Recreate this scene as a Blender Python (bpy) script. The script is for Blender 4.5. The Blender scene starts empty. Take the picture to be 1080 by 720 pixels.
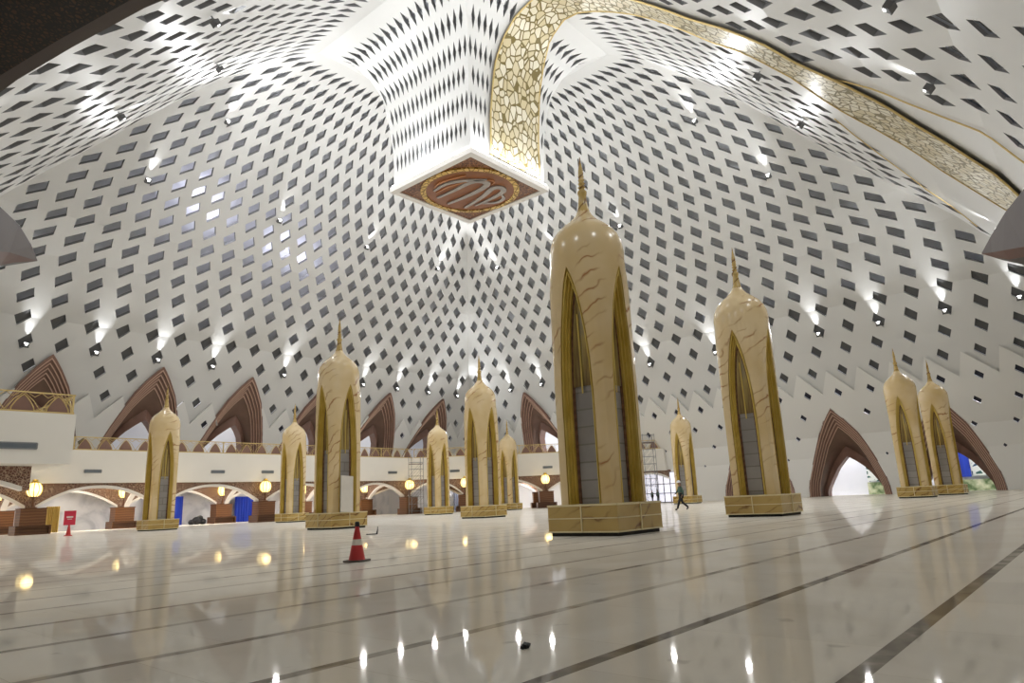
import bpy, bmesh, math, random
from mathutils import Vector, Matrix
random.seed(7)
SC = bpy.context.scene
COL = SC.collection
S = 0.9                      # metres per measured unit (eye height = 1 unit)
UC, VC = 42.8, 41.0          # hall centre
PI = math.pi

# ------------------------------------------------------------------ camera
A0 = math.radians(40.55)
PITCH, ROLL, FPX = math.radians(13.266), math.radians(-2.512), 717.27
def c2w(x, y, z):            # camera-levelled axes -> hall axes
    return Vector((x*math.sin(A0)+y*math.cos(A0), -x*math.cos(A0)+y*math.sin(A0), z))
fw = c2w(0, math.cos(PITCH), math.sin(PITCH))
up0 = c2w(0, -math.sin(PITCH), math.cos(PITCH)); rt0 = c2w(1, 0, 0)
rt = rt0*math.cos(ROLL)+up0*math.sin(ROLL); up = -rt0*math.sin(ROLL)+up0*math.cos(ROLL)
cd = bpy.data.cameras.new('camera'); cam = bpy.data.objects.new('camera', cd); COL.objects.link(cam)
cd.sensor_width = 36; cd.lens = FPX/1080*36; cd.clip_start = .05; cd.clip_end = 500
cam.matrix_world = Matrix(((rt.x, up.x, -fw.x, 0), (rt.y, up.y, -fw.y, 0), (rt.z, up.z, -fw.z, S), (0, 0, 0, 1)))
SC.camera = cam

# ------------------------------------------------------------------ light levels
SC.view_settings.view_transform = 'Standard'; SC.view_settings.look = 'None'
SC.view_settings.gamma = 1; SC.view_settings.use_curve_mapping = False
SC.view_settings.exposure = 0.07
SC.cycles.max_bounces = 10; SC.cycles.diffuse_bounces = 6; SC.cycles.glossy_bounces = 4
w = bpy.data.worlds.new('world'); SC.world = w; w.use_nodes = True
w.node_tree.nodes['Background'].inputs[0].default_value = (.75, .82, 1, 1)
w.node_tree.nodes['Background'].inputs[1].default_value = .25
STREAK_W, UP_LOW, UP_MID, UP_TOP = 400, 800, 1250, 1900      # grazing streak and flood watts by ring
LED_W, LANTERN_W, UNDER_W, CORR_W = 620, 40, 560, 3600

# ------------------------------------------------------------------ helpers
class MB:
    def __init__(s): s.v = []; s.f = []; s.m = []; s.mi = 0
    def p(s, *c):
        s.v.append(tuple(c)); return len(s.v)-1
    def face(s, pts):
        i = [s.p(*q) for q in pts]; s.f.append(i); s.m.append(s.mi)
    def quad(s, a, b, c, d): s.face((a, b, c, d))
    def box(s, x0, x1, y0, y1, z0, z1):
        P = [(x, y, z) for z in (z0, z1) for y in (y0, y1) for x in (x0, x1)]
        b = len(s.v); s.v += P
        for q in ((0, 2, 3, 1), (4, 5, 7, 6), (0, 1, 5, 4), (2, 6, 7, 3), (0, 4, 6, 2), (1, 3, 7, 5)):
            s.f.append([b+i for i in q]); s.m.append(s.mi)
    def obox(s, c, ax, ay, az):          # oriented box by half axes
        c = Vector(c); ax = Vector(ax); ay = Vector(ay); az = Vector(az); b = len(s.v)
        for k in (-1, 1):
            for j in (-1, 1):
                for i in (-1, 1): s.v.append(tuple(c+ax*i+ay*j+az*k))
        for q in ((0, 2, 3, 1), (4, 5, 7, 6), (0, 1, 5, 4), (2, 6, 7, 3), (0, 4, 6, 2), (1, 3, 7, 5)):
            s.f.append([b+i for i in q]); s.m.append(s.mi)
    def prism(s, poly, z0, z1):
        n = len(poly); b = len(s.v)
        s.v += [(x, y, z0) for x, y in poly]+[(x, y, z1) for x, y in poly]
        s.f.append([b+i for i in range(n)][::-1]); s.f.append([b+n+i for i in range(n)]); s.m += [s.mi]*2
        for i in range(n):
            j = (i+1) % n; s.f.append([b+i, b+j, b+n+j, b+n+i]); s.m.append(s.mi)
    def loft(s, rings, closed=False, cap=False):
        n = len(rings[0]); b = len(s.v)
        for r in rings: s.v += [tuple(q) for q in r]
        for k in range(len(rings)-1):
            for i in range(n if closed else n-1):
                j = (i+1) % n
                s.f.append([b+k*n+i, b+k*n+j, b+(k+1)*n+j, b+(k+1)*n+i]); s.m.append(s.mi)
        if cap:
            s.f.append([b+i for i in range(n)][::-1]); s.f.append([b+(len(rings)-1)*n+i for i in range(n)]); s.m += [s.mi]*2
    def lathe(s, prof, c=(0, 0, 0), n=24, cap=True):
        s.loft([[(c[0]+r*math.cos(2*PI*i/n), c[1]+r*math.sin(2*PI*i/n), c[2]+z) for i in range(n)] for r, z in prof], True, cap)
    def tube(s, pts, r, n=6, r2=None):
        pts = [Vector(q) for q in pts]; rings = []
        for i, q in enumerate(pts):
            t = (pts[min(i+1, len(pts)-1)]-pts[max(i-1, 0)]).normalized()
            a = t.cross(Vector((0, 0, 1)))
            if a.length < .01: a = t.cross(Vector((1, 0, 0)))
            a.normalize(); b = t.cross(a)
            rr = r if r2 is None else r+(r2-r)*i/(len(pts)-1)
            rings.append([q+(a*math.cos(2*PI*k/n)+b*math.sin(2*PI*k/n))*rr for k in range(n)])
        s.loft(rings, True, True)
    def build(s, name, mats, parent=None, loc=None, smooth=False, merge=False):
        me = bpy.data.meshes.new(name)
        me.from_pydata([(x*S, y*S, z*S) for x, y, z in s.v], [], s.f)
        if not isinstance(mats, (list, tuple)): mats = [mats]
        for m in mats: me.materials.append(m)
        for p, k in zip(me.polygons, s.m): p.material_index = k; p.use_smooth = bool(smooth)
        if merge or smooth:
            bm = bmesh.new(); bm.from_mesh(me); bmesh.ops.remove_doubles(bm, verts=bm.verts, dist=1e-4)
            bmesh.ops.recalc_face_normals(bm, faces=bm.faces); bm.to_mesh(me); bm.free()
            if smooth:
                try: me.set_sharp_from_angle(angle=math.radians(smooth if smooth > 1 else 40))
                except Exception: pass
        o = bpy.data.objects.new(name, me); COL.objects.link(o)
        if parent: o.parent = parent
        if loc: o.location = Vector(loc)*S
        return o
def tag(o, label, cat, group=None, kind=None):
    if label: o['label'] = label
    if cat: o['category'] = cat
    if group: o['group'] = group
    if kind: o['kind'] = kind
    return o
def thing(name, label, cat, loc=(0, 0, 0), rz=0, group=None):
    o = bpy.data.objects.new(name, None); COL.objects.link(o); o.empty_display_size = .3
    o.location = Vector(loc)*S; o.rotation_euler = (0, 0, rz)
    return tag(o, label, cat, group)
def struct(name, mb, m, **k):
    o = mb.build(name, m, **k); o['kind'] = 'structure'; return o
def dup(root, loc, rz, label, group=None):
    r = root.copy(); COL.objects.link(r); r.location = Vector(loc)*S; r.rotation_euler = (0, 0, rz); r['label'] = label
    if group: r['group'] = group
    for ch in list(root.children):
        c = ch.copy(); COL.objects.link(c); c.parent = r
        for g in list(ch.children):
            d = g.copy(); COL.objects.link(d); d.parent = c
    return r

# ------------------------------------------------------------------ materials
def mat(name, col, rough=.5, metal=0, spec=.5, emit=None, es=0):
    m = bpy.data.materials.new(name); m.use_nodes = True
    b = m.node_tree.nodes['Principled BSDF']
    b.inputs['Base Color'].default_value = (*col, 1); b.inputs['Roughness'].default_value = rough
    b.inputs['Metallic'].default_value = metal; b.inputs['Specular IOR Level'].default_value = spec
    if emit: b.inputs['Emission Color'].default_value = (*emit, 1); b.inputs['Emission Strength'].default_value = es
    return m
class NT:
    def __init__(s, m): s.t = m.node_tree; s.b = s.t.nodes['Principled BSDF']
    def n(s, typ, **k):
        x = s.t.nodes.new(typ)
        for a, v in k.items():
            if a in ('inp',):
                for q, z in v.items():
                    x.inputs[q].default_value = z
            else: setattr(x, a, v)
        return x
    def l(s, a, b): s.t.links.new(a, b)
    def ramp(s, src, stops):
        r = s.n('ShaderNodeValToRGB'); e = r.color_ramp.elements
        while len(e) < len(stops): e.new(.5)
        for q, (p, c) in zip(e, stops): q.position = p; q.color = (*c, 1)
        s.l(src, r.inputs[0]); return r.outputs[0]
def noise_mat(name, stops, scale, rough=.5, metal=0, detail=4, dist=0, spec=.5, coord='Object', stretch=None):
    m = mat(name, stops[0][1], rough, metal, spec); t = NT(m)
    c = t.n('ShaderNodeTexCoord').outputs[coord]
    if stretch:
        mp = t.n('ShaderNodeMapping'); mp.inputs['Scale'].default_value = stretch; t.l(c, mp.inputs[0]); c = mp.outputs[0]
    n = t.n('ShaderNodeTexNoise', inp={'Scale': scale, 'Detail': detail, 'Distortion': dist}); t.l(c, n.inputs['Vector'])
    t.l(t.ramp(n.outputs['Fac'], stops), t.b.inputs['Base Color']); return m
M = {}
M['shell'] = noise_mat('shell_white', [(.3, (.615, .61, .59)), (.7, (.645, .64, .62))], .15, .42, spec=.4)
M['back'] = mat('shell_backing', (.86, .88, .92), .8)
M['cap2'] = mat('hole_shade_plate_grey', (.10, .10, .10), .8)
M['reveal'] = mat('hole_reveal', (.24, .24, .24), .6)
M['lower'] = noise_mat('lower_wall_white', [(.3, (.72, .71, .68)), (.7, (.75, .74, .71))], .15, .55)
M['cap'] = mat('hole_shade_plate', (.03, .03, .045), .8)
M['white'] = noise_mat('white_plaster', [(.3, (.78, .75, .69)), (.7, (.82, .79, .73))], .4, .6)
M['bluewhite'] = noise_mat('pale_plaster', [(.3, (.74, .76, .82)), (.7, (.82, .83, .87))], .3, .6)
M['greymarble'] = noise_mat('grey_marble', [(.35, (.55, .56, .60)), (.5, (.74, .74, .77)), (.65, (.80, .80, .82))], .35, .25, dist=1.5)
M['archband'] = mat('white_arch_band', (.82, .79, .75), .5)
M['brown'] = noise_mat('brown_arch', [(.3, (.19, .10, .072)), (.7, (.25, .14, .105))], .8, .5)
M['brownlight'] = mat('arch_bead', (.60, .40, .30), .5)
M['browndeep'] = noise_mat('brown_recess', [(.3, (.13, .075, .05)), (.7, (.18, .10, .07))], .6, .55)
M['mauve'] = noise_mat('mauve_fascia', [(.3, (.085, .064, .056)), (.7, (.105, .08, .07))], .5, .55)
M['redbrown'] = mat('red_brown_edge', (.11, .042, .024), .5)
M['gold'] = noise_mat('gold_frame', [(.3, (.52, .36, .06)), (.7, (.66, .50, .13))], 1.2, .35, metal=.2)
M['rail'] = mat('gold_rail', (.62, .47, .20), .38, .6)
M['dark'] = mat('dark_recess', (.02, .018, .015), .8)
M['black'] = mat('black_paint', (.015, .015, .017), .5)
M['steel'] = mat('grey_steel', (.25, .26, .27), .4, .6)
M['housing'] = mat('lamp_housing', (.12, .12, .12), .5, .3)
M['lens'] = mat('lamp_lens', (1, 1, 1), .4, emit=(1, 1, 1), es=5)
M['led'] = mat('led_strip', (1, 1, 1), .4, emit=(.96, .98, 1), es=6)
M['globe'] = mat('lantern_glass', (1, .8, .35), .4, emit=(1, .80, .36), es=1.7)
M['globebar'] = mat('lantern_gold', (.55, .40, .08), .35, .7)
M['walnut'] = mat('lantern_post', (.12, .05, .02), .4)
M['red'] = noise_mat('cone_red', [(.3, (.50, .03, .03)), (.7, (.62, .05, .05))], 3, .5)
M['signred'] = mat('sign_red', (.62, .03, .07), .45)
M['paper'] = mat('sign_white', (.8, .75, .75), .6)
M['reflect'] = mat('cone_band', (.72, .66, .58), .5)
M['rubber'] = noise_mat('cone_base', [(.3, (.10, .09, .08)), (.7, (.20, .17, .15))], 4, .8)
M['board'] = noise_mat('board_white', [(.35, (.62, .57, .50)), (.7, (.70, .66, .58))], 1.2, .6)
M['blue'] = noise_mat('blue_curtain', [(.3, (.01, .03, .35)), (.7, (.02, .07, .55))], 1, .7, stretch=(6, 6, .3))
M['slate'] = noise_mat('slate_curtain', [(.3, (.06, .07, .10)), (.7, (.12, .13, .17))], 1, .7, stretch=(5, 5, .3))
M['yellow'] = mat('yellow_curtain', (.55, .40, .12), .7)
M['green'] = noise_mat('planting', [(.4, (.10, .16, .06)), (.55, (.45, .5, .30)), (.7, (.7, .7, .5))], 1.2, .8)
M['skin'] = mat('skin', (.30, .17, .11), .6)
M['shirt'] = noise_mat('dark_green_top', [(.4, (.03, .06, .05)), (.7, (.07, .13, .10))], 3, .8)
M['trouser'] = mat('black_trousers', (.012, .012, .014), .8)
M['helmet'] = mat('white_helmet', (.85, .85, .85), .3)
M['vest'] = mat('green_vest', (.06, .12, .09), .7)
M['calli'] = noise_mat('brushed_letter', [(.3, (.32, .29, .27)), (.7, (.46, .42, .38))], 2, .35, metal=.5)
M['copper'] = mat('copper_edge', (.62, .30, .14), .3, .7)
M['disc'] = noise_mat('medallion_disc', [(.3, (.20, .062, .010)), (.7, (.28, .09, .017))], .8, .4)
M['vent'] = mat('vent_slats', (.16, .19, .22), .6)

def voro(name, scale, edge, c_edge, c_a, c_b, rough=.5, metal=0, coord='Object', stretch=None):
    m = mat(name, c_a, rough, metal); t = NT(m)
    c = t.n('ShaderNodeTexCoord').outputs[coord]
    if stretch:
        mp = t.n('ShaderNodeMapping'); mp.inputs['Scale'].default_value = stretch; t.l(c, mp.inputs[0]); c = mp.outputs[0]
    v = t.n('ShaderNodeTexVoronoi', feature='DISTANCE_TO_EDGE', inp={'Scale': scale}); t.l(c, v.inputs['Vector'])
    v2 = t.n('ShaderNodeTexVoronoi', feature='F1', inp={'Scale': scale}); t.l(c, v2.inputs['Vector'])
    sep = t.n('ShaderNodeSeparateColor'); t.l(v2.outputs['Color'], sep.inputs[0])
    body = t.ramp(sep.outputs[0], [(.2, c_a), (.8, c_b)])
    f = t.n('ShaderNodeMath', operation='GREATER_THAN', inp={1: edge}); t.l(v.outputs['Distance'], f.inputs[0])
    mx = t.n('ShaderNodeMix', data_type='RGBA'); mx.inputs[6].default_value = (*c_edge, 1)
    t.l(f.outputs[0], mx.inputs[0]); t.l(body, mx.inputs[7]); t.l(mx.outputs[2], t.b.inputs['Base Color']); return m
M['mosaic'] = voro('brown_mosaic', 6.5, .07, (.42, .30, .21), (.10, .04, .025), (.17, .075, .05), .5)
M['band'] = voro('gold_lattice', 1.7, .075, (.16, .12, .035), (.68, .63, .50), (.55, .47, .29), .35, .15, stretch=(1, 1, .75))
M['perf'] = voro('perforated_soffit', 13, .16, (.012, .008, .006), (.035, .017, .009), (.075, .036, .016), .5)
M['corner'] = voro('arabesque_corner', 3.2, .05, (.38, .17, .06), (.10, .03, .01), (.16, .055, .018), .45)
M['ringpat'] = voro('gold_ring', 2.2, .09, (.30, .17, .03), (.85, .62, .22), (.70, .47, .13), .3, .7)
M['outpattern'] = voro('pattern_screen', 1.6, .16, (.82, .84, .8), (.03, .06, .16), (.06, .16, .14), .5)

def marble(name, c0, c1, cv, scale=.55, mask=(.49, .64)):
    m = mat(name, c0, .22); t = NT(m)
    c = t.n('ShaderNodeTexCoord').outputs['Object']
    oi = t.n('ShaderNodeObjectInfo'); mp = t.n('ShaderNodeMapping'); mp.inputs['Rotation'].default_value = (.5, .35, 0)
    ad = t.n('ShaderNodeVectorMath', operation='MULTIPLY_ADD'); ad.inputs[1].default_value = (1, 1, 1)
    sc = t.n('ShaderNodeMath', operation='MULTIPLY', inp={1: 40.}); t.l(oi.outputs['Random'], sc.inputs[0])
    t.l(c, ad.inputs[0]); t.l(sc.outputs[0], ad.inputs[2]); t.l(ad.outputs[0], mp.inputs[0])
    n1 = t.n('ShaderNodeTexNoise', inp={'Scale': .5, 'Detail': 3}); t.l(mp.outputs[0], n1.inputs['Vector'])
    base = t.ramp(n1.outputs['Fac'], [(.3, c0), (.7, c1)])
    wv = t.n('ShaderNodeTexWave', wave_type='BANDS', bands_direction='Z', inp={'Scale': scale, 'Distortion': 14., 'Detail': 4., 'Detail Scale': .55, 'Detail Roughness': .55})
    t.l(mp.outputs[0], wv.inputs['Vector'])
    vein = t.ramp(wv.outputs['Fac'], [(0, (1, 1, 1)), (.03, (.5, .5, .5)), (.16, (0, 0, 0))])
    n2 = t.n('ShaderNodeTexNoise', inp={'Scale': .8, 'Detail': 2}); t.l(mp.outputs[0], n2.inputs['Vector'])
    mk = t.ramp(n2.outputs['Fac'], [(mask[0], (0, 0, 0)), (mask[1], (1, 1, 1))])
    mu = t.n('ShaderNodeMath', operation='MULTIPLY'); t.l(vein, mu.inputs[0]); t.l(mk, mu.inputs[1])
    mx = t.n('ShaderNodeMix', data_type='RGBA'); mx.inputs[7].default_value = (*cv, 1)
    t.l(mu.outputs[0], mx.inputs[0]); t.l(base, mx.inputs[6]); t.l(mx.outputs[2], t.b.inputs['Base Color']); return m
M['onyx'] = marble('cream_onyx', (.62, .45, .21), (.75, .60, .37), (.34, .15, .05), .8)
M['onyxdark'] = marble('honey_onyx', (.38, .25, .065), (.54, .38, .13), (.15, .06, .012), .9, (.38, .56))
M['joint'] = mat('cream_joint', (.72, .62, .36), .4)
def wood(name, a, b):
    m = mat(name, a, .4); t = NT(m); c = t.n('ShaderNodeTexCoord').outputs['Object']
    wv = t.n('ShaderNodeTexWave', bands_direction='Z', inp={'Scale': 1.4, 'Distortion': 2., 'Detail': 2.}); t.l(c, wv.inputs['Vector'])
    t.l(t.ramp(wv.outputs['Fac'], [(.2, a), (.8, b)]), t.b.inputs['Base Color']); return m
M['wood'] = wood('teak_cabinet', (.12, .045, .014), (.19, .08, .028))
M['wooddark'] = wood('teak_bench', (.10, .04, .015), (.15, .065, .025))
def panelmat():
    m = mat('grey_panel', (.3, .29, .28), .35); t = NT(m); c = t.n('ShaderNodeTexCoord').outputs['Object']
    br = t.n('ShaderNodeTexBrick', inp={'Scale': .55, 'Mortar Size': .012, 'Color1': (.26, .24, .225, 1), 'Color2': (.32, .30, .285, 1), 'Mortar': (.20, .18, .16, 1)})
    mp = t.n('ShaderNodeMapping'); mp.inputs['Rotation'].default_value = (PI/2, 0, 0); t.l(c, mp.inputs[0]); t.l(mp.outputs[0], br.inputs['Vector'])
    n = t.n('ShaderNodeTexNoise', inp={'Scale': 1.3, 'Detail': 3}); t.l(c, n.inputs['Vector'])
    mx = t.n('ShaderNodeMix', data_type='RGBA', blend_type='MULTIPLY'); mx.inputs[0].default_value = .5
    t.l(br.outputs['Color'], mx.inputs[6]); t.l(t.ramp(n.outputs['Fac'], [(.3, (.6, .6, .6)), (.7, (1, 1, 1))]), mx.inputs[7])
    t.l(mx.outputs[2], t.b.inputs['Base Color']); return m
M['panel'] = panelmat()
M['lattice'] = noise_mat('amber_lattice', [(.40, (.16, .10, .03)), (.55, (.38, .28, .09)), (.7, (.22, .2, .16))], 1.6, .4, metal=.3, stretch=(4, 4, .25))
def floormat():
    m = mat('polished_marble_floor', (.6, .55, .48), .07, spec=.3); t = NT(m)
    g = t.n('ShaderNodeNewGeometry'); sp = t.n('ShaderNodeSeparateXYZ'); t.l(g.outputs['Position'], sp.inputs[0])
    n1 = t.n('ShaderNodeTexNoise', inp={'Scale': .55, 'Detail': 5, 'Distortion': 1.2}); t.l(g.outputs['Position'], n1.inputs['Vector'])
    base = t.ramp(n1.outputs['Fac'], [(.3, (.80, .75, .655)), (.5, (.86, .815, .73)), (.72, (.90, .865, .79))])
    # slab to slab variation
    br = t.n('ShaderNodeTexBrick', offset=.5, inp={'Scale': 1., 'Brick Width': 1.3, 'Row Height': 1.296, 'Mortar Size': .003, 'Color1': (.93, .93, .93, 1), 'Color2': (1, 1, 1, 1), 'Mortar': (.78, .76, .72, 1)})
    mo = t.n('ShaderNodeVectorMath', operation='ADD'); mo.inputs[1].default_value = (0, -1.08+1.296*8, 0)
    t.l(g.outputs['Position'], mo.inputs[0]); t.l(mo.outputs[0], br.inputs['Vector'])
    mb = t.n('ShaderNodeMix', data_type='RGBA', blend_type='MULTIPLY'); mb.inputs[0].default_value = 1
    t.l(base, mb.inputs[6]); t.l(br.outputs['Color'], mb.inputs[7])
    # dark inlaid stripe every prayer row
    a1 = t.n('ShaderNodeMath', operation='ADD', inp={1: -1.08+1.296*20}); t.l(sp.outputs['Y'], a1.inputs[0])
    a2 = t.n('ShaderNodeMath', operation='MODULO', inp={1: 1.296}); t.l(a1.outputs[0], a2.inputs[0])
    a3 = t.n('ShaderNodeMath', operation='LESS_THAN', inp={1: .105}); t.l(a2.outputs[0], a3.inputs[0])
    n2 = t.n('ShaderNodeTexNoise', inp={'Scale': 1.1, 'Detail': 6, 'Distortion': 2.}); t.l(g.outputs['Position'], n2.inputs['Vector'])
    mr2 = t.n('ShaderNodeMapRange', inp={'From Min': 2.6, 'From Max': 3.6, 'To Min': -.06, 'To Max': .20}); t.l(sp.outputs['Y'], mr2.inputs[0])  # farther stripes paler: fading under floor reflections put into the colour
    wn = t.n('ShaderNodeTexNoise', inp={'Scale': .35, 'Detail': 0}); t.l(g.outputs['Position'], wn.inputs['Vector'])
    s1 = t.n('ShaderNodeMath', operation='ADD'); t.l(n2.outputs['Fac'], s1.inputs[0]); t.l(mr2.outputs[0], s1.inputs[1])
    s2 = t.n('ShaderNodeMath', operation='MULTIPLY_ADD', inp={1: .5, 2: -.25}); t.l(wn.outputs['Fac'], s2.inputs[0])
    s3 = t.n('ShaderNodeMath', operation='ADD'); t.l(s1.outputs[0], s3.inputs[0]); t.l(s2.outputs[0], s3.inputs[1])
    st = t.ramp(s3.outputs[0], [(.3, (.17, .15, .125)), (.5, (.28, .25, .21)), (.75, (.60, .555, .48))])
    mx = t.n('ShaderNodeMix', data_type='RGBA'); t.l(a3.outputs[0], mx.inputs[0]); t.l(mb.outputs[2], mx.inputs[6]); t.l(st, mx.inputs[7])
    # scuffs: small dark specks
    n3 = t.n('ShaderNodeTexNoise', inp={'Scale': 3.2, 'Detail': 2}); t.l(g.outputs['Position'], n3.inputs['Vector'])
    sk = t.ramp(n3.outputs['Fac'], [(.70, (0, 0, 0)), (.76, (.35, .35, .35))])
    m2 = t.n('ShaderNodeMix', data_type='RGBA'); m2.inputs[7].default_value = (.30, .26, .21, 1)
    t.l(sk, m2.inputs[0]); t.l(mx.outputs[2], m2.inputs[6]); t.l(m2.outputs[2], t.b.inputs['Base Color'])
    n4 = t.n('ShaderNodeTexNoise', inp={'Scale': 1.2, 'Detail': 3}); t.l(g.outputs['Position'], n4.inputs['Vector'])
    rr = t.n('ShaderNodeMapRange', inp={'To Min': .02, 'To Max': .05}); t.l(n4.outputs['Fac'], rr.inputs[0]); t.l(rr.outputs[0], t.b.inputs['Roughness'])
    t.b.inputs['Specular IOR Level'].default_value = 0; t.b.inputs['Roughness'].default_value = .9
    for lk in list(t.b.inputs['Roughness'].links): t.t.links.remove(lk)
    gl = t.n('ShaderNodeBsdfGlossy'); gl.inputs['Color'].default_value = (1, .97, .93, 1); t.l(rr.outputs[0], gl.inputs['Roughness'])
    lw = t.n('ShaderNodeLayerWeight', inp={'Blend': .35}); mr = t.n('ShaderNodeMapRange', inp={'From Max': 1., 'To Min': .05, 'To Max': .36}); t.l(lw.outputs['Fresnel'], mr.inputs[0])
    ms = t.n('ShaderNodeMixShader'); t.l(mr.outputs[0], ms.inputs[0]); t.l(t.b.outputs[0], ms.inputs[1]); t.l(gl.outputs[0], ms.inputs[2])
    t.l(ms.outputs[0], t.t.nodes['Material Output'].inputs['Surface'])
    bp = t.n('ShaderNodeBump', inp={'Strength': .006, 'Distance': .05}); n5 = t.n('ShaderNodeTexNoise', inp={'Scale': .9, 'Detail': 1})
    t.l(g.outputs['Position'], n5.inputs['Vector']); t.l(n5.outputs['Fac'], bp.inputs['Height']); t.l(bp.outputs[0], gl.inputs['Normal'])
    return m
M['floor'] = floormat()

# ------------------------------------------------------------------ floor
b = MB(); b.face([(-14, -14, 0), (104, -14, 0), (104, 104, 0), (-14, 104, 0)]); struct('floor', b, M['floor'])

# ------------------------------------------------------------------ dome shell (four mitred, perforated vault faces)
ROWS = [(48.2, -1), (48.1, 1.3), (48.0, 3.7), (47.4, 6.2), (45.9, 8.6), (44.4, 11.1), (42.9, 13.6), (41.6, 15.9), (40.2, 18.1), (38.9, 20.3),
        (37.2, 22.0), (35.4, 23.8), (33.8, 25.5), (32.0, 27.0), (30.0, 28.4), (28.5, 29.8), (26.9, 31.3)]
I_M3, I_L = 5, 8
def resample(poly, n):
    L = [0]
    for a, c in zip(poly[:-1], poly[1:]): L.append(L[-1]+math.dist(a, c))
    out = []
    for k in range(n+1):
        d = L[-1]*k/n; i = 0
        while i < len(L)-2 and L[i+1] < d: i += 1
        t = (d-L[i])/(L[i+1]-L[i]); out.append(tuple(poly[i][q]+t*(poly[i+1][q]-poly[i][q]) for q in (0, 1)))
    return out
UPP = [(26.9, 31.3), (24, 33.8), (21.6, 36.2), (18.3, 39.2), (14.8, 41.7), (12.3, 43), (10.1, 43.5)]
ROWS += resample(UPP, 10)[1:]
ROWS = [(r, z+1) for r, z in ROWS]                 # z above the floor
INNER = [(10.1, 44.5), (8.3, 43.8), (6.9, 42.1), (5.65, 39.1), (5.15, 35), (5.03, 32.4), (5.0, 30.05)]
INROWS = resample(INNER, 7)
FACES = {'right': ((1, 0), (0, 1)), 'left': ((0, 1), (1, 0)), 'near_left': ((-1, 0), (0, 1)), 'near_right': ((0, -1), (1, 0))}
def P3(face, s, rho, z):
    n, t = FACES[face]; return (UC+n[0]*rho+t[0]*s, VC+n[1]*rho+t[1]*s, z)
def rho_at(z):
    for (r0, z0), (r1, z1) in zip(ROWS[:-1], ROWS[1:]):
        if z0 <= z <= z1: return r0+(r1-r0)*(z-z0)/(z1-z0)
    return ROWS[0][0] if z < 0 else ROWS[-1][0]
NCOL = 25
FT = [(0, 1), (.1, .985), (.2, .94), (.38, .80), (.57, .63), (.72, .475), (.87, .25), (.95, .105), (1, 0)]
def arch_curve(w, h, n=None):                      # pointed arch, left foot -> apex -> right foot (x, z)
    L = [(-w/2*f, h*t) for t, f in FT]; R = [(-x, z) for x, z in L[:-1]][::-1]
    return L+R
RIGHT_ARCHES = [13.65, 24.75, 35.8]; MEZZ_RIGHT = [69.3]
LEFT_ARCHES = [21.3, 32.5, 43.6, 54.8, 66.1, 77.2]
AW, AH, MZ = 9.4, 10.5, 7.6
ARCH = {'right': [(v-VC, 0) for v in RIGHT_ARCHES]+[(v-VC, MZ) for v in MEZZ_RIGHT], 'left': [(u-UC, MZ) for u in LEFT_ARCHES], 'near_left': [], 'near_right': []}
def arch_poly(s0, z0, k=.985):
    return [(s0+x*k, z0+z*k-(.5 if i in (0, 2*len(FT)-2) else 0)) for i, (x, z) in enumerate(arch_curve(AW, AH))]
def area2(p): return sum(p[i][0]*p[(i+1) % len(p)][1]-p[(i+1) % len(p)][0]*p[i][1] for i in range(len(p)))
def clip_out(polys, A):
    if area2(A) < 0: A = A[::-1]
    x0 = min(q[0] for q in A); x1 = max(q[0] for q in A); z0 = min(q[1] for q in A); z1 = max(q[1] for q in A); out = []
    for P in polys:
        if max(q[0] for q in P) <= x0 or min(q[0] for q in P) >= x1 or max(q[1] for q in P) <= z0 or min(q[1] for q in P) >= z1:
            out.append(P); continue
        cur = P
        for i in range(len(A)):
            a, c = A[i], A[(i+1) % len(A)]
            def sd(q): return (c[0]-a[0])*(q[1]-a[1])-(c[1]-a[1])*(q[0]-a[0])
            ins, ots = [], []
            for k in range(len(cur)):
                q, r = cur[k], cur[(k+1) % len(cur)]; dq, dr = sd(q), sd(r)
                (ins if dq >= 0 else ots).append(q)
                if (dq >= 0) != (dr >= 0):
                    t = dq/(dq-dr); x = (q[0]+t*(r[0]-q[0]), q[1]+t*(r[1]-q[1])); ins.append(x); ots.append(x)
            if len(ots) >= 3 and abs(area2(ots)) > 1e-5: out.append(ots)
            cur = ins
            if len(cur) < 3 or abs(area2(cur)) < 1e-5: cur = None; break
    return out
def in_arch(face, s, z, k=1.1):
    for s0, z0 in ARCH[face]:
        t = (z-z0)/(AH*k)
        if z < z0-.3 or t > 1: continue
        t = max(t, 0)
        for (t0, f0), (t1, f1) in zip(FT[:-1], FT[1:]):
            if t0 <= t <= t1:
                if abs(s-s0) < AW*k/2*(f0+(f1-f0)*(t-t0)/(t1-t0)): return True
    return False
def hole_size(i):
    if i < 2: return 0, 0
    if i < I_M3+1: return [0, 0, .05, .085, .11, .125][i], [0, 0, .09, .14, .185, .21][i]
    if i <= I_L: return [.165, .19, .205][i-6], [.285, .33, .36][i-6]
    return min(.31, .215+.018*(i-I_L)), min(.465, .375+.018*(i-I_L))
def s_low(r):                                      # lower gold trim on the near right face
    T = [(5, 4), (20, 3.2), (26, 4.6), (28, 8), (31.2, 20.7), (32.8, 26.7), (34.6, 30.5), (36.5, 36)]
    for (a, x), (c, y) in zip(T[:-1], T[1:]):
        if a <= r <= c: return x+(y-x)*(r-a)/(c-a)
    return T[0][1] if r < 5 else 37
BL = [(5, -2.75), (6.3, -2.4), (8.5, -1.8), (12, -1.3), (20, -.9), (26, -.8), (28.5, 0), (32.3, 4.2), (36.6, 8.5), (39.4, 12.2), (42, 15)]
BR = [(5, 4.0), (6, 3.7), (8, 2.9), (12, 2.3), (20, 2.1), (26, 2.9), (28.5, 5), (31, 10.2), (35.4, 16.5), (38.4, 20), (42, 23.5)]
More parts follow.
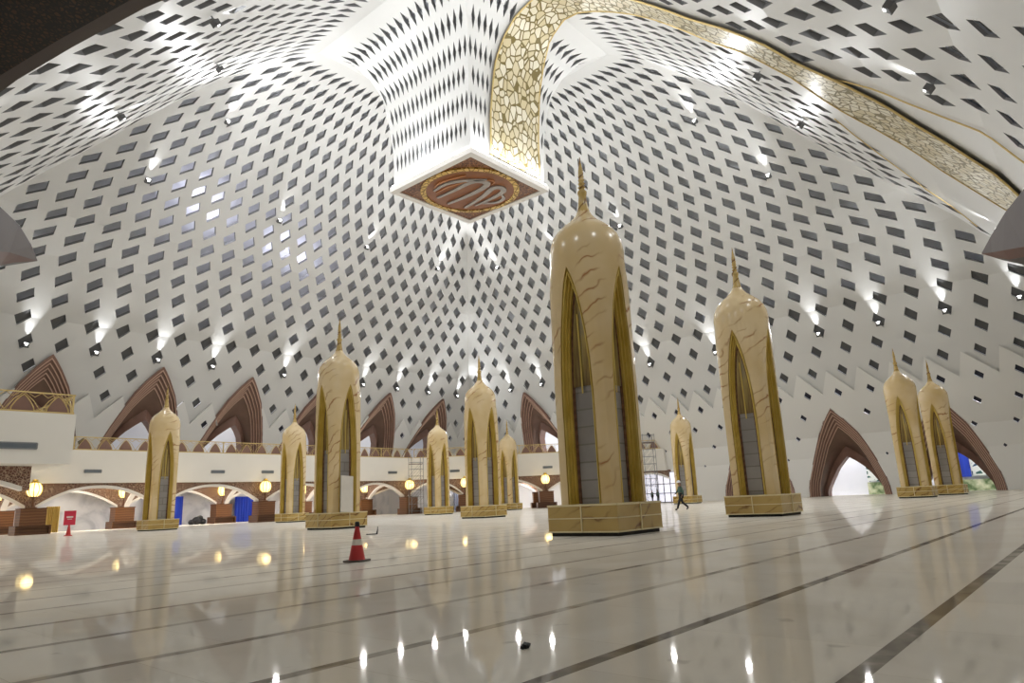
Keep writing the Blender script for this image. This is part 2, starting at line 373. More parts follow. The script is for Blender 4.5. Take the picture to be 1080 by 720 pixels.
def itp(T, r):
    for (a, x), (c, y) in zip(T[:-1], T[1:]):
        if a <= r <= c: return x+(y-x)*(r-a)/(c-a)
    return T[0][1] if r < T[0][0] else T[-1][1]
def face_ncol(rows, i, ncol): return ncol
def build_face(face, rows, ncol, parity_row, hs, zig=None, name=None, inner=False):
    mb = MB(); caps = MB(); rev = MB(); nr = len(rows); half = ncol/2
    n, t = FACES[face]
    def q2(j, i): return (2*rows[i][0]/ncol*j, rows[i][1])
    for i in range(nr):
        isA = (i-parity_row) % 2 == 0              # row with a cell centred on the crease
        js = [k-half for k in range(ncol+1)] if isA else [k-half+.5 for k in range(ncol)]
        off = .45 if (zig is not None and i <= zig) else 0
        def rz(z):
            if inner:
                for (r0, z0), (r1, z1) in zip(rows[:-1], rows[1:]):
                    if z1 <= z <= z0: return r0+(r1-r0)*(z-z0)/(z1-z0) if z1 != z0 else r0
                return rows[-1][0]
            for (r0, z0), (r1, z1) in zip(rows[:-1], rows[1:]):
                if z0-1e-9 <= z <= z1+1e-9: return r0+(r1-r0)*(z-z0)/(z1-z0)
            return rows[-1][0]
        def W(q, dep=0): return P3(face, q[0], rz(q[1])-off+dep, q[1])
        for j in js:
            C = q2(j, i)
            Lc = q2(j-.5, i) if j-.5 >= -half-1e-6 else None
            Rc = q2(j+.5, i) if j+.5 <= half+1e-6 else None
            Tc = q2(j, i+1) if i+1 < nr else None
            Bc = q2(j, i-1) if i > 0 else None
            hw, hh = hs(i); THK = .4 if inner or i > I_L+1 else .14
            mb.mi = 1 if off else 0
            full = Lc and Rc and Tc and Bc
            if full and abs(j) > half-.3: full = False
            if hw == 0: full = False
            if full and face == 'near_right':
                rr = rows[i][0]
                if inner or rr < 24:
                    if itp(BL, rr)-.25 < C[0] < itp(BR, rr)+.25: full = False
                elif 2.2 < C[0] < s_low(rr)+.8 or itp(BL, rr)-.4 < C[0] < itp(BR, rr): full = False
            if full and in_arch(face, C[0], C[1]): full = False
            if full:
                l = (C[0]+(Lc[0]-C[0])*2*hw, C[1]); r = (C[0]+(Rc[0]-C[0])*2*hw, C[1])
                tp = (C[0]+(Tc[0]-C[0])*hh, C[1]+(Tc[1]-C[1])*hh); bt = (C[0]+(Bc[0]-C[0])*hh, C[1]+(Bc[1]-C[1])*hh)
                pieces = [[Bc, Rc, r, bt], [Rc, Tc, tp, r], [Tc, Lc, l, tp], [Lc, Bc, bt, l]]
                hq = [bt, r, tp, l]
                dv = (n[0], n[1], 0)
                # reveal runs along the outward normal of the profile
                a0 = rows[max(i-1, 0)]; a1 = rows[min(i+1, nr-1)]
                tr, tz = a1[0]-a0[0], a1[1]-a0[1]; ll = math.hypot(tr, tz)
                nr_, nz_ = (tz/ll, -tr/ll)
                if inner: nr_, nz_ = (-abs(nr_), (abs(nz_) if True else nz_))
                hp = [W(q) for q in hq]; hb = [(p[0]+n[0]*nr_*THK, p[1]+n[1]*nr_*THK, p[2]+nz_*THK) for p in hp]
                for k in range(4): rev.face([hp[k], hp[(k+1) % 4], hb[(k+1) % 4], hb[k]])
                if not inner and i < I_L+2:  # dark plates close the low holes, painting in the gloom of the cavity
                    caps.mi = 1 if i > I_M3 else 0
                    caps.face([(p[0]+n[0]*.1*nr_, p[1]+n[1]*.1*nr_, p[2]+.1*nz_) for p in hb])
            else:
                pieces = []
                ring = [x for x in (Bc, Rc, Tc, Lc) if x]
                ord_ = [Bc, Rc, Tc, Lc]
                for k in range(4):
                    if ord_[k] and ord_[(k+1) % 4]: pieces.append([ord_[k], ord_[(k+1) % 4], C])
            for s0, z0 in ARCH[face] if not inner else []:
                if abs(C[0]-s0) < AW and z0-6 < C[1] < z0+AH+6: pieces = clip_out(pieces, arch_poly(s0, z0))
            for pc in pieces: mb.face([W(q) for q in pc])
            if zig is not None and i == zig:
                for a, c in ((Lc, Tc), (Tc, Rc)):
                    if a and c and not in_arch(face, (a[0]+c[0])/2, (a[1]+c[1])/2, 1.0):
                        pa, pc_ = W(a), W(c); mb.face([pa, pc_, (pc_[0]+n[0]*off, pc_[1]+n[1]*off, pc_[2]), (pa[0]+n[0]*off, pa[1]+n[1]*off, pa[2])])
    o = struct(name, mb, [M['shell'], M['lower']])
    if rev.f: rev.build('hole_reveal', M['reveal'], o)
    if caps.f: cc = caps.build('hole_shade_plate', [M['cap'], M['cap2']], o)
    return o
def in_size(i): return (.31, .39) if 0 < i < 7 else (0, 0)
for f in FACES:
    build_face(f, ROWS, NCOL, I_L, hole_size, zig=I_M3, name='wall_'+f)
    build_face(f, INROWS, 18, 0, in_size, name='ceiling_'+f, inner=True)
# outer skin behind the perforated shell
prof = []
full = ROWS[I_L:]+INROWS[1:]
for i, (r, z) in enumerate(full):
    a = full[max(i-1, 0)]; c = full[min(i+1, len(full)-1)]
    tr, tz = c[0]-a[0], c[1]-a[1]; ll = math.hypot(tr, tz); prof.append((max(r+tz/ll*2.6, .4), z-tr/ll*2.6))
prof[0] = (prof[0][0]+1.3, prof[0][1]-2.2)
for f in FACES:
    mb = MB()
    mb.loft([[P3(f, -r, r, z), P3(f, 0, r, z), P3(f, r, r, z)] for r, z in prof]); struct('ceiling_outer_'+f, mb, M['back'])

# ------------------------------------------------------------------ arch portals
def arch_portal(face, s0, z0, label):
    rt_ = thing('arch_portal', label, 'arch', P3(face, s0, 46, z0), group='brown pointed arches around the hall')
    base = Vector(P3(face, s0, 46, z0))
    def curve(k, d, w=None, h=None):
        out = []
        ref = arch_curve(AW, AH)
        for (x, z), (xr, zr) in zip(arch_curve(AW*k if w is None else w, AH*k if h is None else h), ref):
            rho = rho_at(z0+min(zr*(k if w is None else .82), 12))-d
            out.append(Vector(P3(face, s0+x, rho, z0+z))-base)
        return out
    fr = MB(); bead = MB()
    rings = [curve(1.0, -.6), curve(1.0, .45)]
    k, d = 1.0, .45; bd = []
    for i in range(5):
        k -= .042; rings.append(curve(k, d)); bd.append((k, d)); d -= .26; rings.append(curve(k, d))
    fr.loft(rings)
    fr.build('stepped_frame', M['brown'], rt_)
    for kk, dd in bd:
        bead.loft([curve(kk+.008, dd+.05), curve(kk-.006, dd+.05)])
    bead.build('bead_trim', M['brownlight'], rt_)
    rc = MB(); wi, hi = 7.6, 6.0
    k0, d0 = k, d
    R = []
    for t in (0, .25, .5, .75, 1):
        w = AW*k0+(wi-AW*k0)*t; h = AH*k0+(hi-AH*k0)*t; R.append(curve(0, d0-(1.9*t**1.5), w, h))
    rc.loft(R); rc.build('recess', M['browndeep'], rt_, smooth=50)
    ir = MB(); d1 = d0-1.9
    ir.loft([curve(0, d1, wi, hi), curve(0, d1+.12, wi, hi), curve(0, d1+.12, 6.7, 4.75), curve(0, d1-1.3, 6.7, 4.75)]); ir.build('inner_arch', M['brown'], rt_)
    return rt_
for v, l in zip(RIGHT_ARCHES, ['brown pointed arch portal behind the paired towers, blue banner beyond it', 'fully visible brown pointed arch portal with white wall beyond, left of the paired towers', 'brown pointed arch portal mostly hidden behind the second largest marble tower']):
    arch_portal('right', v-VC, 0, l)
arch_portal('right', 69.3-VC, MZ, 'brown pointed arch above the mezzanine beside the largest marble tower')
for u, l in zip(LEFT_ARCHES, ['brown pointed arch rising behind the jutting balcony block', 'brown pointed arch above the mezzanine behind the leftmost marble tower', 'unobstructed brown pointed arch above the mezzanine, right of the leftmost tower', 'brown pointed arch mostly hidden behind the tower with the leaning board', 'brown pointed arch above the mezzanine just right of the tower with the leaning board', 'brown pointed arch above the mezzanine behind the slim distant tower']):
    arch_portal('left', u-UC, MZ, l)

# beak canopies of the near walls
def canopy(label, front, back, tip, strip_i):
    t = thing('arch_canopy', label, 'canopy', tip)
    T = Vector(tip)
    return t
def beak(label, tip, up_pts, lo_pts, off, loc_mats=('mauve', 'redbrown', 'dark')):
    t = thing('arch_canopy', label, 'canopy', tip); T = Vector(tip); off = Vector(off)
    U = [Vector(tip)-T]+[Vector(q)-T for q in up_pts]; Lo = [Vector(tip)-T]+[Vector(q)-T for q in lo_pts]
    fa = MB(); fa.loft([U, Lo])
    fa.loft([U, [q+off*min(1, i*.5) for i, q in enumerate(U)]])
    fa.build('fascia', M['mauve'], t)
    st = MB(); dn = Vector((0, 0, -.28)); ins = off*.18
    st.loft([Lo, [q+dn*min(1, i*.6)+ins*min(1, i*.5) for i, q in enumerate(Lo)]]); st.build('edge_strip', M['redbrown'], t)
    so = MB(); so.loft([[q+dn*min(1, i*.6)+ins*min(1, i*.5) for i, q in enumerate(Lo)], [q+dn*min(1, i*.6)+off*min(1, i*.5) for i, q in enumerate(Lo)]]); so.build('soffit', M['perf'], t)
    return t
LU = [(4.98, 21.43, 8.06), (4.62, 20.69, 8.23), (4.07, 19.58, 8.29), (3.38, 18.19, 8.1), (2.3, 15.83, 7.7), (.8, 13.0, 7.4), (-3.6, 8, 7.0)]
LL = [(4.98, 21.43, 8.06), (4.27, 20.15, 7.69), (3.91, 19.41, 7.47), (3.58, 18.66, 7.2), (2.52, 16.31, 6.5), (.9, 13.2, 5.6), (-3.6, 8, 4.5)]
beak('brown beak-shaped arch canopy jutting in at the left edge', LU[0], LU[1:], LL[1:], (-.5, 1.6, 0))
RU = [(29.91, 2.29, 9.29), (29.14, 1.85, 9.64), (27.97, 1.24, 10.01), (26.49, .56, 10.16), (23.99, -.5, 10.2), (18, -4.6, 9.8)]
RL = [(29.91, 2.29, 9.29), (29.14, 1.92, 9.04), (28.16, 1.53, 8.75), (26.78, .9, 8.35), (24.3, -.05, 7.6), (18, -4.6, 6)]
beak('brown beak-shaped arch canopy jutting in at the right edge below the gold band', RU[0], RU[1:], RL[1:], (1.7, -.5, 0))
t = thing('arch_canopy', 'dark perforated canopy soffit overhead in the top left corner', 'canopy', (0, 12, 9.5))
E1 = [(1.9, 18.5), (2.2, 16.8), (2.5, 14.9), (2.9, 13.1), (3.4, 11.1), (4.1, 9), (5, 7)]
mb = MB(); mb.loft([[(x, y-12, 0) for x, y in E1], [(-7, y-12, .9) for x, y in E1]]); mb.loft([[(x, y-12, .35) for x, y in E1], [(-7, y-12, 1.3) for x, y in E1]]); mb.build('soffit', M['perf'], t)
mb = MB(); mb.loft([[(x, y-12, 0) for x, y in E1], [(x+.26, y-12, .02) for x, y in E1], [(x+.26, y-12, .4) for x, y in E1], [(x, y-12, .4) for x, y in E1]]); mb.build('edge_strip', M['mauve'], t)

# ------------------------------------------------------------------ gold lattice band on the near right vault face
bt = thing('lattice_band', 'gold and cream geometric lattice band sweeping from the medallion up and down to the right', 'ornament band')
full = INROWS[::-1][:-1]+[r for r in ROWS[::-1] if r[0] < 45]
fine = resample(full, 70); fine[0] = (fine[0][0], 30.3)
def nrm(i):
    a = fine[max(i-1, 0)]; c = fine[min(i+1, len(fine)-1)]; tr, tz = c[0]-a[0], c[1]-a[1]; l = math.hypot(tr, tz); return (-tz/l, tr/l)
def bp(r, z, s, i, d):
    nx, nz = nrm(i); return P3('near_right', s, r-nx*d*(-1) if False else r+nx*(-d), z+nz*(-d))
def inside(i, d):
    # offset towards the hall: below the vault / away from the shaft core
    nx, nz = nrm(i)
    r, z = fine[i]
    if nz > 0: nx, nz = -nx, -nz
    if abs(nz) < .25:
        sgn = 1 if (i < len(fine)*.3) else -1
        nx, nz = abs(nx)*sgn, nz
    return r+nx*d, z+nz*d
NB = 12
rings = []; back = []
for i in range(len(fine)):
    r, z = inside(i, .3); l, rr = itp(BL, fine[i][0]), itp(BR, fine[i][0])
    rings.append([P3('near_right', l+(rr-l)*k/NB, r, z) for k in range(NB+1)])
mb = MB(); mb.loft(rings); mb.build('lattice_panel', M['band'], bt, smooth=60)
def strip(name, fs, w_, d, i0=0, i1=None, parent=None):
    mb = MB(); pts = []
    for i in range(i0, i1 or len(fine)):
        r, z = inside(i, d); pts.append(P3('near_right', fs(fine[i][0]), r, z))
    mb.tube(pts, w_, 6); return mb.build(name, M['rail'], parent)
strip('edge_trim', lambda r: itp(BL, r), .08, .3, parent=bt); strip('edge_trim', lambda r: itp(BR, r), .07, .3, parent=bt)
i24 = next(i for i in range(20, len(fine)) if fine[i][0] > 25)
strip('outer_trim', lambda r: 3.5+.6*(r-25)/16, .055, .12, i24, parent=bt)
i28 = next(i for i in range(20, len(fine)) if fine[i][0] > 28.6)
i35 = next(i for i in range(20, len(fine)) if fine[i][0] > 36)
strip('outer_trim', s_low, .055, .12, i28, i35, parent=bt)

# ------------------------------------------------------------------ hanging medallion
mt = thing('ceiling_medallion', 'square brown and gold calligraphy medallion hanging under the dome centre', 'ceiling medallion', (UC, VC, 29.6))
mb = MB()
h = 5.3
for sx, sy, lx, ly in ((0, 1, h, .3), (0, -1, h, .3), (1, 0, .3, h-.6), (-1, 0, .3, h-.6)):
    cx, cy = sx*(h-.3), sy*(h-.3); mb.box(cx-lx, cx+lx, cy-ly, cy+ly, 0, .5)
mb.build('white_frame', M['archband'], mt)
mb = MB(); mb.box(-4.72, 4.72, -4.72, 4.72, .1, .25); mb.build('arabesque_panel', M['corner'], mt)
mb = MB(); mb.lathe([(4.15, -.02), (4.65, -.02), (4.65, .12), (4.15, .12), (4.15, -.02)], n=64, cap=False); mb.build('gold_ring', M['ringpat'], mt)
mb = MB(); mb.lathe([(4.2, .04), (4.2, .1)], n=64); mb.build('disc', M['disc'], mt)
def stroke(pts, w0, w1, z, name, m):
    P = [Vector((x, y, 0)) for x, y in pts]
    Q = []
    for i in range(len(P)-1):                      # Catmull-Rom
        a, b2, c, d = P[max(i-1, 0)], P[i], P[i+1], P[min(i+2, len(P)-1)]
        for k in range(6):
            s = k/6; Q.append(.5*((2*b2)+(c-a)*s+(2*a-5*b2+4*c-d)*s*s+(3*b2-a-3*c+d)*s**3))
    Q.append(P[-1]); mb = MB(); A, B, Cc, D = [], [], [], []
    for i, q in enumerate(Q):
        t = (Q[min(i+1, len(Q)-1)]-Q[max(i-1, 0)]).normalized(); nn = Vector((-t.y, t.x, 0)); f = i/(len(Q)-1)
        wd = .8*(w0+(w1-w0)*f)*(.25+.75*math.sin(PI*min(1, max(0, .08+f*.86))))
        A.append(q+nn*wd); B.append(q-nn*wd); Cc.append(q-nn*wd); D.append(q+nn*wd)
    dz = Vector((0, 0, 1))
    mb.loft([[q+dz*z for q in A], [q+dz*(z-.12) for q in A], [q+dz*(z-.12) for q in B], [q+dz*z for q in B]]); return mb.build(name, m, mt)
STR = [([(-2.61, 2.16), (-2.81, .55), (-2.45, -.65), (-1.75, -1.7), (-.68, -2.83)], .3, .28, 'calli'),
       ([(-1.38, 3.02), (-1.35, .71), (-1.43, -1.16), (-1.07, -2.13), (-.18, -2.36), (.24, -1.31), (.37, 1.08), (.25, 3.31)], .34, .42, 'calli'),
       ([(2.1, 2.8), (1.56, -.06), (.93, -1.98), (1.38, -2.65), (2.08, -2.34), (2.35, -1.33), (2.49, .37), (2.47, 1.74)], .42, .3, 'calli'),
       ([(2.61, .95), (3.41, -.14), (3.33, -1.23), (2.51, -1.74)], .2, .25, 'calli'),
       ([(-2.97, 1.77), (-3.34, .68), (-3.14, -.69), (-2.66, -2.06)], .1, .12, 'copper'),
       ([(-2.2, 2.3), (-2.25, .6), (-1.95, -.7), (-1.5, -1.4)], .09, .08, 'copper'),
       ([(-.75, -2.2), (-.5, -2.95), (.1, -3.0), (.35, -2.4)], .08, .08, 'copper')]
for pts, a, c, m in STR: stroke(pts, a, c, .05, 'letter_stroke', M[m])
mb = MB()
for sx, sy, lx, ly in ((0, 1, 5.0, .1), (0, -1, 5.0, .1), (1, 0, .1, 5.0), (-1, 0, .1, 5.0)):
    mb.box(sx*5.22-lx, sx*5.22+lx, sy*5.22-ly, sy*5.22+ly, .5, .56)
mb.build('led_strip', M['led'], mt)
def area(name, loc, d, sx, sy, wt, col=(1, 1, 1), parent=None):
    l = bpy.data.lights.new(name, 'AREA'); l.shape = 'RECTANGLE'; l.size = sx*S; l.size_y = sy*S; l.energy = wt; l.color = col
    o = bpy.data.objects.new(name, l); COL.objects.link(o); o.location = Vector(loc)*S
    o.rotation_euler = Vector(d).to_track_quat('-Z', 'Y').to_euler(); return o
for sx, sy in ((0, 1), (0, -1), (1, 0), (-1, 0)):
    area('medallion_led', (UC+sx*5.6, VC+sy*5.6, 30.3), (sx*.35, sy*.35, 1), 9 if sx == 0 else .3, 9 if sx else .3, LED_W, (.95, .97, 1))

# ------------------------------------------------------------------ uplights
def spot(loc, d, wt, ang=100, blend=.8, size=.12):
    l = bpy.data.lights.new('uplight_and_fill_beam', 'SPOT'); l.energy = wt; l.spot_size = math.radians(ang); l.spot_blend = blend; l.shadow_soft_size = size
    l.color = (.96, .98, 1.0)
    o = bpy.data.objects.new('uplight_and_fill_beam', l); COL.objects.link(o); o.location = Vector(loc)*S
    o.rotation_euler = Vector(d).to_track_quat('-Z', 'Y').to_euler(); return o
fix_proto = {}
def uplight(face, i, j, wt, label, visible=True):
    rho, z = ROWS[i]; a, c = ROWS[i-1], ROWS[i+1]
    tr, tz = c[0]-a[0], c[1]-a[1]; l = math.hypot(tr, tz); tr /= l; tz /= l
    n, t = FACES[face]; s = 2*rho/NCOL*j
    T = Vector((n[0]*tr, n[1]*tr, tz)); N = Vector((-n[0]*tz, -n[1]*tz, tr)); X = Vector((t[0], t[1], 0))
    if N.z > 0 and rho < 1: N = -N
    p = Vector(P3(face, s, rho, z))+N*.45-T*.25
    spot(p-N*.12+T*.3, T*1.0-N*.07, STREAK_W*2.4, 42, 1, .08)
    spot(p+N*.5+T*.35, T*.55+N*1.0, wt, 150, .5, .25)  # wide flood added beside the streak to fill the hall evenly
    if not visible: return
    R = Matrix((X, T, N)).transposed().to_4x4()
    if 'p' not in fix_proto:
        r = thing('uplight', label, 'uplight', (0, 0, 0), group='uplights on the dome')
        mb = MB(); mb.box(-.34, .34, -.3, .22, -.2, .3); mb.box(-.38, .38, -.34, -.26, -.24, .34); mb.build('housing', M['housing'], r)
        mb = MB(); mb.box(-.24, .24, .22, .26, -.12, .18); mb.box(-.13, .13, .02, .2, .3, .34); mb.build('lens', M['lens'], r)
        mb = MB(); mb.box(-.05, .05, -.1, .0, -.85, -.2); mb.build('bracket', M['steel'], r)
        fix_proto['p'] = r
    else:
        r = dup(fix_proto['p'], (0, 0, 0), 0, label)
    r.rotation_mode = 'XYZ'; r.matrix_world = Matrix.Translation(p*S) @ R @ Matrix.Scale(.72, 4)
ORD = ['first', 'second', 'third', 'fourth', 'fifth', 'sixth', 'seventh', 'eighth', 'ninth', 'tenth', 'eleventh', 'twelfth', 'thirteenth', 'fourteenth']
I_2, I_3 = 17, 21
lowL = [11.5, 9.5, 7.5, 5.5, 1.5, -1.5, -3.5, -5.5, -7.5, -9.5]; lowR = [9.5, 7.5, 5.5, 1.5, -1.5, -5.5, -7.5, -9.5, -11.5]
for k, j in enumerate(lowL): uplight('left', I_L, j, UP_LOW, '%s uplight from the far corner in the low row on the left wall' % ORD[k])
for k, j in enumerate(lowR): uplight('right', I_L, j, UP_LOW, '%s uplight from the far corner in the low row on the right wall' % ORD[k])
for k, j in enumerate([9.5, 3.5, -2.5, -9.5]): uplight('left', I_2, j, UP_MID, '%s uplight from the far corner in the middle row on the left vault' % ORD[k])
for k, j in enumerate([9.5, 4.5, -.5, -9.5]): uplight('right', I_2, j, UP_MID, '%s uplight from the far corner in the middle row on the right vault' % ORD[k])
uplight('left', I_3, -9.5, UP_TOP, 'high uplight on the left vault close under its left crease')
uplight('right', I_3, -9.5, UP_TOP, 'high uplight on the right vault close under its right crease')
uplight('left', I_3, 4, UP_TOP, '', False); uplight('right', I_3, 4, UP_TOP, '', False)
uplight('near_left', I_2, -.5, UP_MID, 'uplight on the near left vault, upper middle of its row')
uplight('near_left', I_2, 7.5, UP_MID, 'uplight on the near left vault just above the left crease')
uplight('near_left', I_3, 7.5, UP_TOP, 'highest uplight on the near left vault near the left crease')
uplight('near_left', I_L+2, 1.5, UP_LOW, 'uplight with long streak beneath the dark overhead canopy')
uplight('near_right', I_2, 3.5, UP_MID, 'uplight on the near right vault below the gold band, higher one')
uplight('near_right', I_2, 8.5, UP_MID, 'uplight on the near right vault just above the right crease')
uplight('near_right', I_L+2, -.5, UP_LOW, 'uplight with long bright streak above the gold band')
uplight('near_right', I_L+2, -3.5, UP_LOW, 'uplight at the top edge above the gold band')
uplight('near_right', I_L+2, 9.5, UP_LOW, 'uplight with long streak just above the right canopy')
for f in ('near_left', 'near_right'):
    for j in (-9.5, -5.5): uplight(f, I_L, j, UP_LOW, '', False)
    for j in (-7.5, ): uplight(f, I_2, j, UP_MID, '', False)
    uplight(f, I_3, -2.5, UP_TOP, '', False)

# service lamps glowing between shell and skin
for face, j, r, z in (('left', -6.3, 26.3, 32.9), ('left', -5.0, 27.6, 31.7), ('left', -1.0, 28.4, 31.0), ('left', .6, 29.4, 30.0)):
    s = 2*r/NCOL*j; p = Vector(P3(face, s, r+.85, z+.85))
    o = MB(); o.tube([(-.6, 0, 0), (.6, 0, 0)], .06); q = o.build('service_lamp', M['lens'], loc=p); tag(q, 'service lamp tube glowing behind the perforated left vault', 'lamp', 'service lamps behind the perforated vault')
    l = bpy.data.lights.new('service_glow', 'POINT'); l.energy = 150; l.color = (.80, .80, 1); l.shadow_soft_size = .3
    lo = bpy.data.objects.new('service_glow', l); COL.objects.link(lo); lo.location = (p+Vector((0, -.1, .1)))*S

# ------------------------------------------------------------------ mezzanine
MP = [(-7, 49.2), (14.5, 49.2), (14.5, 74), (64, 74), (89.4, 48.6), (96, 48.6), (96, 97), (-7, 97)]
mb = MB(); mb.prism(MP, 4.5, MZ); struct('floor_mezzanine', mb, M['white'])
mb = MB(); mb.face([(-7, 88, 0), (71, 88, 0), (71, 88, 4.6), (-7, 88, 4.6)]); struct('wall_arcade_back', mb, M['greymarble'])
mb = MB(); mb.face([(71, 88, 0), (95, 64, 0), (95, 64, 4.6), (71, 88, 4.6)]); struct('wall_arcade_corner', mb, M['bluewhite'])
mb = MB(); mb.face([(-7, 97, MZ), (98, 97, MZ), (98, 97, 19), (-7, 97, 19)]); mb.face([(98, 97, 0), (98, -2, 0), (98, -2, 19), (98, 97, 19)]); struct('wall_corridor', mb, M['bluewhite'])
mb = MB(); mb.face([(90.8, -2, 11.6), (98, -2, 11.6), (98, 50, 11.6), (90.8, 50, 11.6)]); mb.face([(-7, 87.5, 19), (-7, 97, 19), (98, 97, 19), (98, 87.5, 19)]); struct('ceiling_corridor', mb, M['bluewhite'])

def railing(p0, p1, label):
    p0, p1 = Vector((*p0, MZ)), Vector((*p1, MZ)); L = (p1-p0).length; d = (p1-p0)/L
    r = thing('balcony_railing', label, 'railing', p0); n = max(2, round(L/1.85)); wd = L/n
    def Q(x, z, o=0): return d*x+Vector((-d.y, d.x, 0))*o+Vector((0, 0, z))
    mb = MB(); mb.obox(Q(L/2, 1.24), d*(L/2), Vector((-d.y, d.x, 0))*.05, (0, 0, .04)); mb.build('top_rail', M['rail'], r)
    mb = MB(); mb.obox(Q(L/2, .06), d*(L/2), Vector((-d.y, d.x, 0))*.05, (0, 0, .05)); mb.build('bottom_rail', M['rail'], r)
    la = MB(); pa = MB()
    for k in range(n):
        x0 = (k+.5)*wd
        c = arch_curve(wd*.66, .98)[::1]
        if not k:
            pa.face([Q(x, .1+z) for x, z in c]); p1_ = pa.build('arch_infill', M['brown'], r); p1_.location = d*x0*S
        else:
            pk = p1_.copy(); COL.objects.link(pk); pk.parent = r; pk.location = d*x0*S
        la.tube([Q(x0+x, .1+z) for x, z in c[::2]], .035, 4)
        for q in (-.5, .5):                        # interlaced bars rising between the arches
            la.tube([Q(x0, 1.22), Q(x0+q*wd*.55, .75), Q(x0+q*wd, .12)], .024, 4)
            la.tube([Q(x0+q*wd, 1.22), Q(x0+q*wd*.62, .95), Q(x0+q*wd*.3, .95+.2)], .024, 4)
    la.build('arch_lattice', M['rail'], r)
    for k in range(0, n+1, 4):
        pm = MB(); pm.obox(Q(min(k*wd, L), .62), d*.05, Vector((-d.y, d.x, 0))*.05, (0, 0, .62)); pm.build('post', M['rail'], r)
    return r
railing((-6, 49.35), (14.4, 49.35), 'gold arched railing on the jutting balcony block at the left edge')
railing((14.35, 49.5), (14.35, 73.9), 'gold railing along the hidden side of the jutting balcony block')
railing((14.6, 74.15), (64, 74.15), 'long gold arched railing along the left mezzanine')
railing((64.2, 74.0), (89.2, 49.0), 'gold arched railing across the far corner mezzanine')

# air vents on the white mezzanine front
vp = None
def vent(loc, rz, w_, h_, label):
    global vp
    r = thing('air_vent', label, 'air vent', loc, rz, 'air vents on the mezzanine front')
    mb = MB()
    for sx, sy, lx, lz in ((0, 1, w_/2, .04), (0, -1, w_/2, .04), (1, 0, .04, h_/2), (-1, 0, .04, h_/2)):
        cx, cz = sx*w_/2, sy*h_/2; mb.box(cx-lx, cx+lx, -.07, 0, cz-lz, cz+lz)
    mb.build('frame', M['steel'], r)
    mb = MB(); mb.box(-w_/2, w_/2, -.02, 0, -h_/2, h_/2)
    for k in range(4): z = -h_/2+h_*(k+.5)/4; mb.box(-w_/2, w_/2, -.05, -.02, z-.02, z+.02)
    mb.build('slats', M['vent'], r); return r
vent((11.6, 49.19, 5.55), 0, 1.9, .34, 'wide dark air vent on the jutting balcony block')
for u, l in ((23.7, 'dark air vent on the mezzanine front left of the leftmost tower'), (36.0, 'dark air vent on the mezzanine front, first right of the leftmost tower'), (41.9, 'dark air vent on the mezzanine front, second right of the leftmost tower'),
             (53.5, 'dark air vent half hidden behind the tower with the leaning board'), (60.3, 'dark air vent on the mezzanine front above the marble panel bay')):
    vent((u, 73.99, 5.6), 0, 1.45, .26, l)
for u, l in ((68.1, 'dark air vent beside the tower under the medallion'), (77.4, 'dark air vent on the corner mezzanine beside the largest tower')):
    vent((u-.01, 138-u-.01, 5.6), -PI/4, 1.3, .26, l)

# arcade under the mezzanine: spandrels with white arch bands
def arcade(pts, zs, zp, zt, name, thick=.5):
    wl = MB(); wl2 = MB()
    for p0, p1 in zip(pts[:-1], pts[1:]):
        a, c = Vector((*p0, 0)), Vector((*p1, 0)); L = (c-a).length; d = (c-a)/L; nn = Vector((-d.y, d.x, 0))
        def Q(x, z, o): return a+d*(L/2+x*L/2)+nn*o+Vector((0, 0, z))
        N = 20; xs = [-.93+1.86*k/N for k in range(N+1)]
        zc = [zs+(zp-zs)*(1-abs(x/.93)**2.1) for x in xs]
        for o in (0, thick):
            wl.loft([[Q(x, z, o) for x, z in zip(xs, zc)], [Q(x, zt, o) for x in xs]])
            for e in (-1, 1): wl.quad(Q(e, zs, o), Q(e*.93, zs, o), Q(e*.93, zt, o), Q(e, zt, o))
        zo = [z+.2 for z in zc]
        wl2.loft([[Q(x, z+.24, -.06) for x, z in zip(xs, zc)], [Q(x, z-.02, -.06) for x, z in zip(xs, zc)], [Q(x, z-.02, thick+.06) for x, z in zip(xs, zc)], [Q(x, z+.24, thick+.06) for x, z in zip(xs, zc)]])
    o = struct(name, wl, M['mosaic']); wl2.build('arch_band', M['archband'], o); return o
PU = [-3.4, 7.8, 19, 30.2, 41.5, 52.8, 63]
CH = [(64+.7071*q, 74-.7071*q) for q in (7.2, 18.5, 29.8, 38)]
FRONT = [(u, 74.4) for u in PU]+[(x+.3, y+.3) for x, y in CH]
BACKR = [(u, 84.4) for u in PU]+[(x+6.5, y+6.5) for x, y in CH[:-2]]
arcade(FRONT, 2.3, 4.05, 4.6, 'wall_arcade_front'); arcade(BACKR, 2.3, 4.05, 4.6, 'wall_arcade_rear')
arcade([(-7, 51.5), (1.5, 51.5), (13, 51.5)], 3.0, 4.0, 4.6, 'wall_arcade_balcony')
for k, (a, c) in enumerate(zip(FRONT[:-1], BACKR)): arcade([a, (a[0]+(c[0]-a[0])*.82, a[1]+(c[1]-a[1])*.82)], 2.3, 4.05, 4.6, 'wall_arcade_cross_%d' % (k+1), .35)

